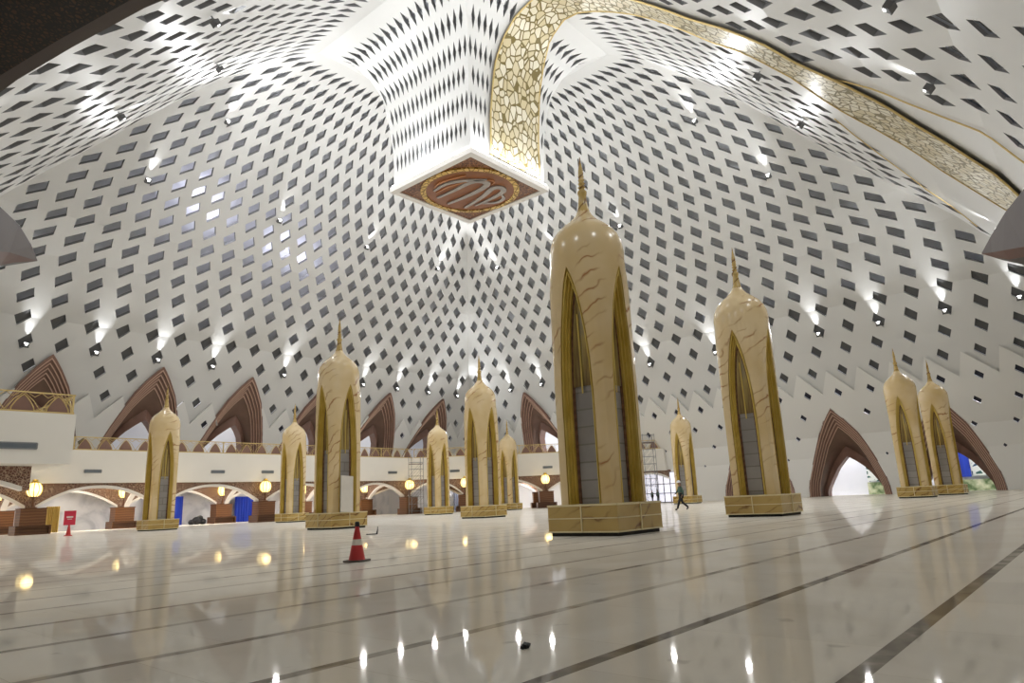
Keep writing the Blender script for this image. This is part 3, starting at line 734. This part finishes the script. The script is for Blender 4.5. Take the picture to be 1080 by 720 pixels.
# cabinets and lanterns of the arcade
def make_ped(loc, rz, label):
    r = thing('wooden_cabinet', label, 'cabinet', loc, rz, 'wooden cabinets between the arcade arches')
    mb = MB(); mb.box(-1.0, 1.0, -.75, .75, .78, 2.22); mb.build('body', M['wood'], r)
    mb = MB(); mb.box(-1.05, 1.05, -.8, .8, 2.22, 2.3); mb.build('top', M['wood'], r)
    mb = MB(); mb.box(-1.35, 1.35, -1.2, .75, .68, .78); mb.box(-1.35, -1.2, -1.2, .75, 0, .68); mb.box(1.2, 1.35, -1.2, .75, 0, .68); mb.box(-1.2, 1.2, -.8, -.7, 0, .68); mb.box(-1.2, 1.2, -1.2, -.7, 0, .08); mb.build('bench', M['wooddark'], r)
    return r
def make_lan(loc, label):
    r = thing('lantern', label, 'lantern', loc, 0, 'gold lanterns on the arcade cabinets')
    mb = MB(); mb.lathe([(.35, 0), (.35, .06), (.12, .12), (.10, .85), (.3, .95), (.3, 1.0)], n=12); mb.build('stand', M['walnut'], r)
    g = [(.30, 1.0), (.48, 1.15), (.6, 1.4), (.62, 1.7), (.56, 1.95), (.42, 2.15), (.3, 2.22)]
    mb = MB(); mb.lathe(g, n=20); mb.build('globe', M['globe'], r, smooth=60)
    bars = MB()
    for k in range(10):
        a = 2*PI*k/10; bars.tube([((rr+.015)*math.cos(a), (rr+.015)*math.sin(a), z) for rr, z in g], .035, 4)
    bars.build('ribs', M['globebar'], r)
    mb = MB(); mb.lathe([(.32, 2.2), (.36, 2.26), (.2, 2.4), (.24, 2.5), (.0, 2.55)], n=12, cap=False); mb.build('cap', M['globebar'], r)
    return r
pl = {0: ['under the jutting balcony, far left', 'under the jutting balcony', 'left of the red sign', 'behind the leftmost marble tower', 'below the middle arch', 'behind the tower with the leaning board', 'beside the slim distant tower', 'behind the tower under the medallion', 'left of the largest tower, far corner', 'behind the largest tower'],
      1: ['far left under the balcony', 'second from left', 'at the left edge', 'left of the leftmost tower', 'dark bundle beside it', 'right of the tower with the leaning board', 'behind the slim distant tower', 'in the far corner', 'in the corner bay', 'behind the largest tower']}
P0 = L0 = None
def ang(k): return 0 if k < 7 else -PI/4
for row, pts in ((0, FRONT[:-1]), (1, BACKR)):
    for k, (x, y) in enumerate(pts):
        if k == 0: continue
        if row == 1 and k == 1: continue
        a = ang(k); f = (-math.sin(-a)*0, 0)
        nx, ny = (0, -1) if a == 0 else (-.7071, -.7071)
        tgt = 'front' if row == 0 else 'rear'
        lab = 'wooden cabinet of the %s arcade row, %s' % (tgt, pl[row][k]); lab2 = 'glowing gold lantern of the %s arcade row, %s' % (tgt, pl[row][k])
        lp = (x+nx*.78, y+ny*.78, 2.3)
        x += nx*.55; y += ny*.55
        if P0 is None: P0 = make_ped((x, y, 0), a, lab); L0 = make_lan(lp, lab2)
        else: dup(P0, (x, y, 0), a, lab); dup(L0, lp, 0, lab2)
        l = bpy.data.lights.new('lantern_glow', 'POINT'); l.energy = LANTERN_W; l.color = (1, .72, .32); l.shadow_soft_size = .4
        lo = bpy.data.objects.new('lantern_glow', l); COL.objects.link(lo); lo.location = Vector((lp[0]+nx*.9, lp[1]+ny*.9, 4.0))*S
for u in (13, 25, 36, 47, 58): area('arcade_fill', (u, 80, 4.45), (0, .25, -1), 5, 2, UNDER_W, (1, .97, .93))  # fill lights added under the soffit to brighten the arcade, no fixtures
for x, y in ((78, 76), (84, 68)): area('arcade_fill', (x, y, 4.45), (.2, .2, -1), 4, 4, UNDER_W*1.3, (1, .98, .97))
area('arcade_fill', (5, 60, 4.45), (0, 0, -1), 6, 4, UNDER_W, (1, .97, .93))
for v in (12, 25, 37): area('corridor_fill', (94.3, v, 11.4), (.25, 0, -1), 2, 7, CORR_W*.33, (.97, .98, 1))  # fill lights added to brighten the walls seen through the arches
for u in (20, 45, 70): area('corridor_fill', (u, 93, 18.8), (0, .1, -1), 12, 3, CORR_W*.18, (1, .98, .95))
area('corridor_fill', (94.5, 70, 18.5), (.2, 0, -1), 3, 12, CORR_W*.7, (.98, .98, 1))

# curtains, banner and things seen beyond the arches
def curtain(x0, x1, y, z1, m, label, cat='curtain', vert=False, name='curtain'):
    mb = MB(); n = 24; R = [[], []]
    for k in range(n+1):
        q = x0+(x1-x0)*k/n; o = .1*math.sin(k*1.9)
        for i, z in enumerate((.02, z1)): R[i].append((y+o, q, z) if vert else (q, y+o, z))
    mb.loft(R); mb.loft([[(a+.06, b2, c) if vert else (a, b2+.06, c) for a, b2, c in r] for r in R]); return tag(mb.build(name, m), label, cat)
curtain(34.0, 38, 86.5, 3.4, M['blue'], 'blue curtain in the arcade behind the leftmost marble tower')
curtain(44.6, 47.2, 86.5, 3.2, M['blue'], 'blue curtain in the arcade between the two bright lanterns')
curtain(76.2, 79.6, 78.6, 3.3, M['slate'], 'dark slate curtain in the corner bay behind the tower below the medallion')
curtain(21.7, 22.9, 79.5, 2.5, M['yellow'], 'yellow curtain beside the front cabinet left of the red sign')
mb = MB(); mb.box(-.06, .06, -1.15, 1.15, 0, 3.0); mb.box(-.1, .1, -1.2, 1.2, 2.96, 3.06)
tag(mb.build('banner', M['blue'], loc=(97.4, 14.0, 1.6)), 'plain blue banner hung beyond the rightmost brown arch', 'banner')
mb = MB(); mb.box(-.05, .05, -2.4, 2.4, 0, 3.6); tag(mb.build('pattern_screen', M['outpattern'], loc=(97.6, 10.4, 1.7)), 'patterned glass screen beyond the rightmost arch', 'screen')
mb = MB(); mb.box(-.3, .3, -3.6, 3.6, 0, 1.3); tag(mb.build('planter', M['green'], loc=(97.0, 10.6, 0)), 'mottled green planting box below the patterned screen', 'planter')
mb = MB(); mb.box(-.05, .05, -1.2, 1.2, 0, 3.0); tag(mb.build('pattern_screen', M['outpattern'], loc=(97.6, 23.0, 1.6)), 'dark patterned screen at the right side of the full arch opening', 'screen')
mb = MB(); mb.box(-.3, .3, -1.5, 1.5, 0, 1.5); tag(mb.build('planter', M['green'], loc=(97.0, 22.6, 0)), 'mottled green planting box in the full arch opening', 'planter')
# lit glazed door
d = thing('glazed_door', 'brightly lit white glazed door beyond the mezzanine end', 'door', (90.2, 50.0, 0))
mb = MB(); mb.box(0, .1, -2.6, 2.6, 0, 4.3); mb.build('glass', mat('lit_glass', (.8, .8, .9), .4, emit=(.86, .86, 1), es=.75), d)
mb = MB()
for k in range(6): y = -2.6+5.2*k/5; mb.box(-.1, 0, y-.05, y+.05, 0, 4.3)
for z in (.05, 1.3, 2.6, 4.25): mb.box(-.1, 0, -2.6, 2.6, z-.05, z+.05)
mb.build('mullions', M['steel'], d)

# ------------------------------------------------------------------ marble minaret towers
def tr_(phi, z):
    T = [(.8, .97), (5, .98), (6.5, 1.02), (7.6, 1.11), (8.2, 1.165), (8.6, 1.165), (8.9, 1.09), (9.15, .94), (9.35, .73), (9.5, .53), (9.65, .37), (9.8, .26), (9.95, .19)]
    a = itp(T, z); n = 7 if z < 5 else max(2, 7-5*(z-5)/3.0)
    return a/((abs(math.cos(phi))**n+abs(math.sin(phi))**n)**(1/n))
TF = [(0, 1), (.45, 1), (.6, .93), (.72, .80), (.82, .62), (.9, .41), (.96, .20), (1, 0)]
TW, TB, TT = .66, .86, 7.8                          # arch half width (fraction of a face), foot, apex
def tcurve(k):
    top = TB+(TT-TB)*(1-(1-k)*.32)
    L = []
    for (t0, f0), (t1, f1) in zip(TF[:-1], TF[1:]):
        for q in range(3): t = t0+(t1-t0)*q/3; f = f0+(f1-f0)*q/3; L.append((-TW*k*f, TB+(top-TB)*t))
    L.append((0, top)); return L+[(-x, z) for x, z in L[:-1]][::-1]
def TP(face, x, z, d=0):
    phi = x*PI/4; r = tr_(phi, z); X, D = r*math.sin(phi), r*math.cos(phi)-d; a = face*PI/2
    return (D*math.cos(a)-X*math.sin(a), D*math.sin(a)+X*math.cos(a), z)
def make_tower(loc, label):
    r = thing('minaret_tower', label, 'marble tower', loc, 0, 'marble minaret towers standing in the hall')
    bd = MB(); A = tcurve(1.0)
    A2 = [A[0]]+A[1:-1]+[A[-1]]; A2 = [(A[0][0], TB-.5)]+A+[(A[-1][0], TB-.5)]
    zs = [.82, 2, 3.5, 4.6, 5.4, 6.1, 6.7, 7.2, 7.7, 8.1, 8.45, 8.75, 9.0, 9.2, 9.38, 9.52, 9.66, 9.8, 9.95]
    hull = [(x, z) for x, z in A]
    for f in range(4):
        for za, zb in zip(zs[:-1], zs[1:]):
            for k in range(12):
                xa, xb = -1+2*k/12, -1+2*(k+1)/12
                pcs = [[(xa, za), (xb, za), (xb, zb), (xa, zb)]]
                if za < TT: pcs = clip_out(pcs, A2)
                for pc in pcs: bd.face([TP(f, *q) for q in pc])
    bd.build('body', M['onyx'], r, smooth=35)
    for f in range(4):
        fr = MB(); seq = [(1, -.02), (1, .05), (.95, .05), (.95, .0), (.90, .0), (.90, .12), (.82, .12), (.82, .20), (.73, .20), (.73, .30)]
        fr.loft([[TP(f, x, z, d) for x, z in tcurve(k)] for k, d in seq]); fr.build('arch_frame', M['gold'], r)
        dk = MB(); dk.loft([[TP(f, x, z, d) for x, z in tcurve(k)] for k, d in ((.73, .28), (.60, .30), (.60, .36))]); dk.build('inner_frame', M['wooddark'], r)
        pn = MB(); c = tcurve(.62)
        n = len(c)//2
        pn.loft([[TP(f, x, z, .33) for x, z in c[:n+1]], [TP(f, x, z, .33) for x, z in c[::-1][:n+1]]]); pn.build('panel', M['panel'], r)
        lt = MB(); cc = [q for q in c[:n+1] if q[1] > 4.0]; c2 = [(-x, z) for x, z in cc]
        lt.loft([[TP(f, x, z, .29) for x, z in cc], [TP(f, x, z, .29) for x, z in c2]]); o = lt.build('lattice', M['lattice'], r)
        lb = MB(); lb.loft([[TP(f, -.035, z, .26) for z in (4.0, 5, 6, 6.4)], [TP(f, .035, z, .26) for z in (4.0, 5, 6, 6.4)]]); lb.build('centre_bar', M['gold'], o)
    pb = MB(); pb.box(-1.17, 1.17, -1.17, 1.17, .1, .84); pb.build('plinth', M['onyxdark'], r)
    sk = MB(); sk.box(-1.1, 1.1, -1.1, 1.1, 0, .1); sk.build('skirting', M['dark'], r)
    jt = MB()
    for z, hh in ((.12, .02), (.48, .014), (.83, .025)): jt.box(-1.185, 1.185, -1.185, 1.185, z-hh, z+hh)
    for sx, sy in ((0, 1), (0, -1), (1, 0), (-1, 0)): jt.box(sx*1.185-.016, sx*1.185+.016, sy*1.185-.016, sy*1.185+.016, .1, .84)
    jt.build('joints', M['joint'], r)
    fn = MB(); pr = [(.24, 9.84), (.18, 10.0), (.15, 10.2), (.12, 10.45), (.15, 10.55), (.15, 10.62), (.10, 10.68)]
    for k in range(5): z = 10.72+k*.13; pr += [(.085, z), (.125-.01*k, z+.05), (.08, z+.1)]
    pr += [(.07, 11.4), (.04, 11.6), (.008, 11.85)]
    fn.lathe(pr, n=14); fn.build('finial', M['onyxdark'], r, smooth=50)
    return r
TW_POS = [((17.0, 11.3), 'largest cream marble minaret tower, nearest the viewer, with ringed finial'),
          ((28.9, 11.3), 'second largest marble minaret tower, right of the largest one'),
          ((22.6, 32.5), 'marble tower with a white board leaning in its niche, behind the traffic cone'),
          ((23.9, 58.8), 'leftmost marble tower standing before the arcade'),
          ((36.4, 34.5), 'marble tower standing directly below the hanging medallion'),
          ((53.3, 57.4), 'slim distant marble tower just left of the tower below the medallion'),
          ((69.1, 60.7), 'distant marble tower half hidden by the tower below the medallion'),
          ((71.2, 36.3), 'pale distant marble tower behind the walking worker'),
          ((61.2, 11.8), 'left and nearer one of the paired marble towers between the brown portals'),
          ((70.0, 11.0), 'right and farther one of the paired marble towers between the brown portals'),
          ((38.2, 62.5), 'distant marble tower just left of the tower with the leaning board')]
T0 = None
for (u, v), l in TW_POS:
    if T0 is None: T0 = make_tower((u, v, 0), l)
    else: dup(T0, (u, v, 0), 0, l)

# ------------------------------------------------------------------ small things
# traffic cone
c = thing('traffic_cone', 'red traffic cone with pale band on a dark square base', 'traffic cone', (8.46, 11.47, 0), .5)
mb = MB(); mb.prism([(.27*math.cos(PI/4+PI/2*k+q), .27*math.sin(PI/4+PI/2*k+q)) for k in range(4) for q in (-.18, .18)], 0, .035); mb.build('base', M['rubber'], c)
mb = MB(); mb.lathe([(.165, .035), (.155, .06), (.03, .70), (.03, .72)], n=24, cap=True); mb.build('cone_body', M['red'], c, smooth=40)
mb = MB(); mb.lathe([(.1085, .31), (.0875, .42)], n=24, cap=False); mb.build('reflective_band', M['reflect'], c)
mb = MB(); mb.lathe([(.05, .66), (.045, .74), (.03, .755)], n=16); mb.build('cap', M['black'], c)
# red sign on a cone stand
s = thing('warning_sign', 'small red sign board on a red stand before the arcade', 'sign', (17.1, 57.1, 0), math.radians(-20))
mb = MB(); mb.box(-.36, .36, -.03, .03, .75, 1.75); mb.build('board', M['signred'], s)
mb = MB(); mb.box(-.2, .2, -.04, -.03, 1.26, 1.36); mb.box(-.14, .14, -.04, -.03, 1.15, 1.19); mb.build('lettering', M['paper'], s)
mb = MB(); mb.lathe([(.26, 0), (.26, .05), (.16, .08), (.06, .76)], n=16); mb.build('stand', M['red'], s)
# leaning board in the niche
b = MB(); b.obox((0, 0, .95), (.38, 0, 0), (0, .03, -.0), (0, .10, .95)); o = b.build('leaning_board', M['board'], loc=(22.2, 31.12, .86)); o.rotation_euler = (0, math.radians(4), 0)
tag(o, 'pale board leaning upright in a tower niche', 'board')
# scrap and squeegee on the floor
mb = MB()
for k in range(9):
    a = random.random()*6.28; rr = random.uniform(.0, .022); mb.obox((rr*math.cos(a)*1.6, rr*math.sin(a), .012+random.random()*.012), (.016, .006, .004), (-.004, .012, .003), (0, -.003, .009))
tag(mb.build('cloth_scrap', M['black'], loc=(3.9, 3.33, 0)), 'small black scrap lying on the polished floor', 'scrap')
sq = thing('floor_squeegee', 'small dark squeegee lying on the floor right of the cone', 'squeegee', (17.2, 22.1, 0), math.radians(-49))
mb = MB(); mb.box(-.38, 0, -.03, .03, 0, .04); mb.build('blade', M['rubber'], sq)
mb = MB(); mb.tube([(.02, 0, .0), (.05, 0, .15), (.06, 0, .3)], .035, 8, .012); mb.build('handle', M['black'], sq)
# bundle beside the rear cabinet
bm_ = MB()
for dx, dy, dz, rr in ((0, 0, .45, .55), (.75, .1, .32, .42), (-.55, .15, .28, .38), (.3, -.1, .75, .35)):
    bm_.lathe([(rr*math.sin(PI*k/8), -rr*math.cos(PI*k/8)*.85) for k in range(9)], (dx, dy, dz), 12)
tag(bm_.build('cloth_bundle', M['trouser'], loc=(38.3, 83.3, 0)), 'dark cloth bundle piled beside the rear cabinet', 'bundle')
# scaffold towers
def scaffold(loc, wd, ht, rz, label):
    r = thing('scaffold_tower', label, 'scaffold', loc, rz); pz = []
    for sx in (-1, 1):
        for sy in (-1, 1):
            mb = MB(); mb.tube([(sx*wd/2, sy*.45, 0), (sx*wd/2, sy*.45, ht)], .035, 6); mb.build('upright', M['steel'], r)
    mb = MB(); k = 0; z = .4
    while z < ht:
        for sy in (-1, 1): mb.tube([(-wd/2, sy*.45, z), (wd/2, sy*.45, z)], .022, 5)
        for sx in (-1, 1): mb.tube([(sx*wd/2, -.45, z), (sx*wd/2, .45, z)], .022, 5)
        if z+1.8 < ht:
            for sy in (-1, 1): mb.tube([(-wd/2, sy*.45, z), (wd/2, sy*.45, z+1.8)], .018, 5)
        z += .9
    mb.build('braces', M['steel'], r)
    mb = MB(); mb.box(-wd/2, wd/2, -.4, .4, ht-1.15, ht-1.08); mb.build('platform', M['wooddark'], r); return r
scaffold((61.2, 70.2, 0), 1.7, 7.6, -.3, 'thin steel scaffold tower behind the slim distant tower')
scaffold((76.3, 43.6, 0), 1.5, 8.6, -.75, 'thin steel scaffold tower right of the largest marble tower')

# ------------------------------------------------------------------ people
def skin_body(name, joints, edges, radii, m, parent=None, sub=2, root=0):
    me = bpy.data.meshes.new(name); me.from_pydata([tuple(Vector(j)*S) for j in joints], edges, []); me.materials.append(m)
    o = bpy.data.objects.new(name, me); COL.objects.link(o)
    if parent: o.parent = parent
    md = o.modifiers.new('skin', 'SKIN'); md.use_smooth_shade = True
    for i, v in enumerate(me.skin_vertices[0].data):
        rr = radii[i]; v.radius = (rr*S, rr*S) if not isinstance(rr, tuple) else (rr[0]*S, rr[1]*S); v.use_root = (i == root)
    s_ = o.modifiers.new('sub', 'SUBSURF'); s_.levels = s_.render_levels = sub
    return o
def person(loc, rz, label, stride=1, helmet=True):
    k = 1.88/1.80
    r = thing('person', label, 'person', loc, rz)
    # x forward, y left; metres-like units
    st = stride
    J = [(0, 0, .95), (.01, 0, 1.12), (.03, 0, 1.32), (.04, 0, 1.46), (.05, 0, 1.55), (.06, 0, 1.64), (.075, 0, 1.70),     # pelvis..head
         (0, .09, .92), (.18*st, .10, .52), (.30*st+.02, .10, .10), (.42*st+.05, .10, .045),                               # front leg
         (0, -.09, .92), (-.10*st+.04, -.10, .50), (-.42*st, -.10, .17), (-.33*st+.05, -.10, .05),                           # back leg
         (.03, .17, 1.42), (-.10*st, .22, 1.16), (-.02*st, .22, .93), (.02, .22, .85),                                           # left arm back
         (.03, -.17, 1.42), (.14*st, -.22, 1.18), (.30*st, -.20, 1.02), (.37*st, -.19, .99)]
    Ed = [(0, 1), (1, 2), (2, 3), (3, 4), (4, 5), (5, 6), (0, 7), (7, 8), (8, 9), (9, 10), (0, 11), (11, 12), (12, 13), (13, 14), (3, 15), (15, 16), (16, 17), (17, 18), (3, 19), (19, 20), (20, 21), (21, 22)]
    Rd = [(.12, .15), (.11, .14), (.12, .17), .07, .055, .085, .085, .09, .062, .045, .04, .09, .062, .045, .04, .055, .045, .036, .03, .055, .045, .036, .03]
    J = [(x*k, y*k, z*k) for x, y, z in J]
    body = skin_body('body', J, Ed, Rd, M['skin'], r)
    tj = [0, 1, 2, 3, 15, 16, 17, 19, 20, 21]; mp = {q: i for i, q in enumerate(tj)}
    te = [(mp[a], mp[c]) for a, c in Ed if a in mp and c in mp]
    bump = lambda q, e: (q[0]+e, q[1]+e) if isinstance(q, tuple) else q+e
    skin_body('shirt', [J[q] for q in tj], te, [bump(Rd[q], .018) for q in tj], M['shirt'], r)
    lj = [0, 7, 8, 9, 11, 12, 13]; mp = {q: i for i, q in enumerate(lj)}
    skin_body('trousers', [J[q] for q in lj], [(mp[a], mp[c]) for a, c in Ed if a in mp and c in mp], [bump(Rd[q], .022) for q in lj], M['trouser'], r)
    for a, c in ((9, 10), (13, 14)):
        skin_body('shoe', [J[a], J[c]], [(0, 1)], [.055, .05], M['black'], r, 2)
    for hnd, fwd in ((18, 1), (22, 1)):
        p = Vector(J[hnd]); 
        f = MB()
        for q in range(4): f.tube([p+Vector((.0, (q-1.5)*.018, -.02)), p+Vector((.03, (q-1.5)*.02, -.065-.004*(1.5-abs(q-1.5)))), p+Vector((.02, (q-1.5)*.02, -.105))], .0095, 5, .007)
        f.tube([p+Vector((.02, 0, 0)), p+Vector((.055, 0, -.03)), p+Vector((.06, 0, -.06))], .011, 5, .008)
        f.build('fingers', M['skin'], r)
    hd = Vector(J[6])
    if helmet:
        hm = MB(); hm.lathe([(.155, -.005), (.15, .01), (.125, .02), (.122, .06), (.10, .11), (.055, .145), (0, .155)], (hd.x, hd.y, hd.z+.005), 18, cap=False); hm.obox((hd.x+.13, 0, hd.z+.005), (.06, 0, -.01), (0, .09, 0), (0, 0, .006)); hm.build('helmet', M['helmet'], r, smooth=50)
        vs = MB(); 
        vs.loft([[(J[2][0]+(.155+.0*z)*math.cos(a)*w_, (.215)*math.sin(a)*w_, z) for a in [2*PI*i/18 for i in range(18)]] for z, w_ in ((1.08*k, .95), (1.2*k, .98), (1.35*k, 1.0), (1.43*k, .8))], True); vs.build('vest', M['vest'], r, smooth=60)
    else:
        hr = MB(); hr.lathe([(.10, -.02), (.105, .03), (.08, .085), (0, .105)], (hd.x-.01, hd.y, hd.z), 14, cap=False); hr.build('hair', M['black'], r, smooth=60)
    return r
person((41.7, 21.7, 0), math.atan2(.76, -.65), 'person in white helmet, dark clothes and green vest walking left across the hall')
person((89.3, 51.0, 0), 2.6, 'person in dark clothes standing at the lit door, left of the pair', .35, False)
person((89.3, 50.1, 0), 2.9, 'person in dark clothes standing at the lit door, right of the pair', .35, False)
bpy.context.view_layer.update()
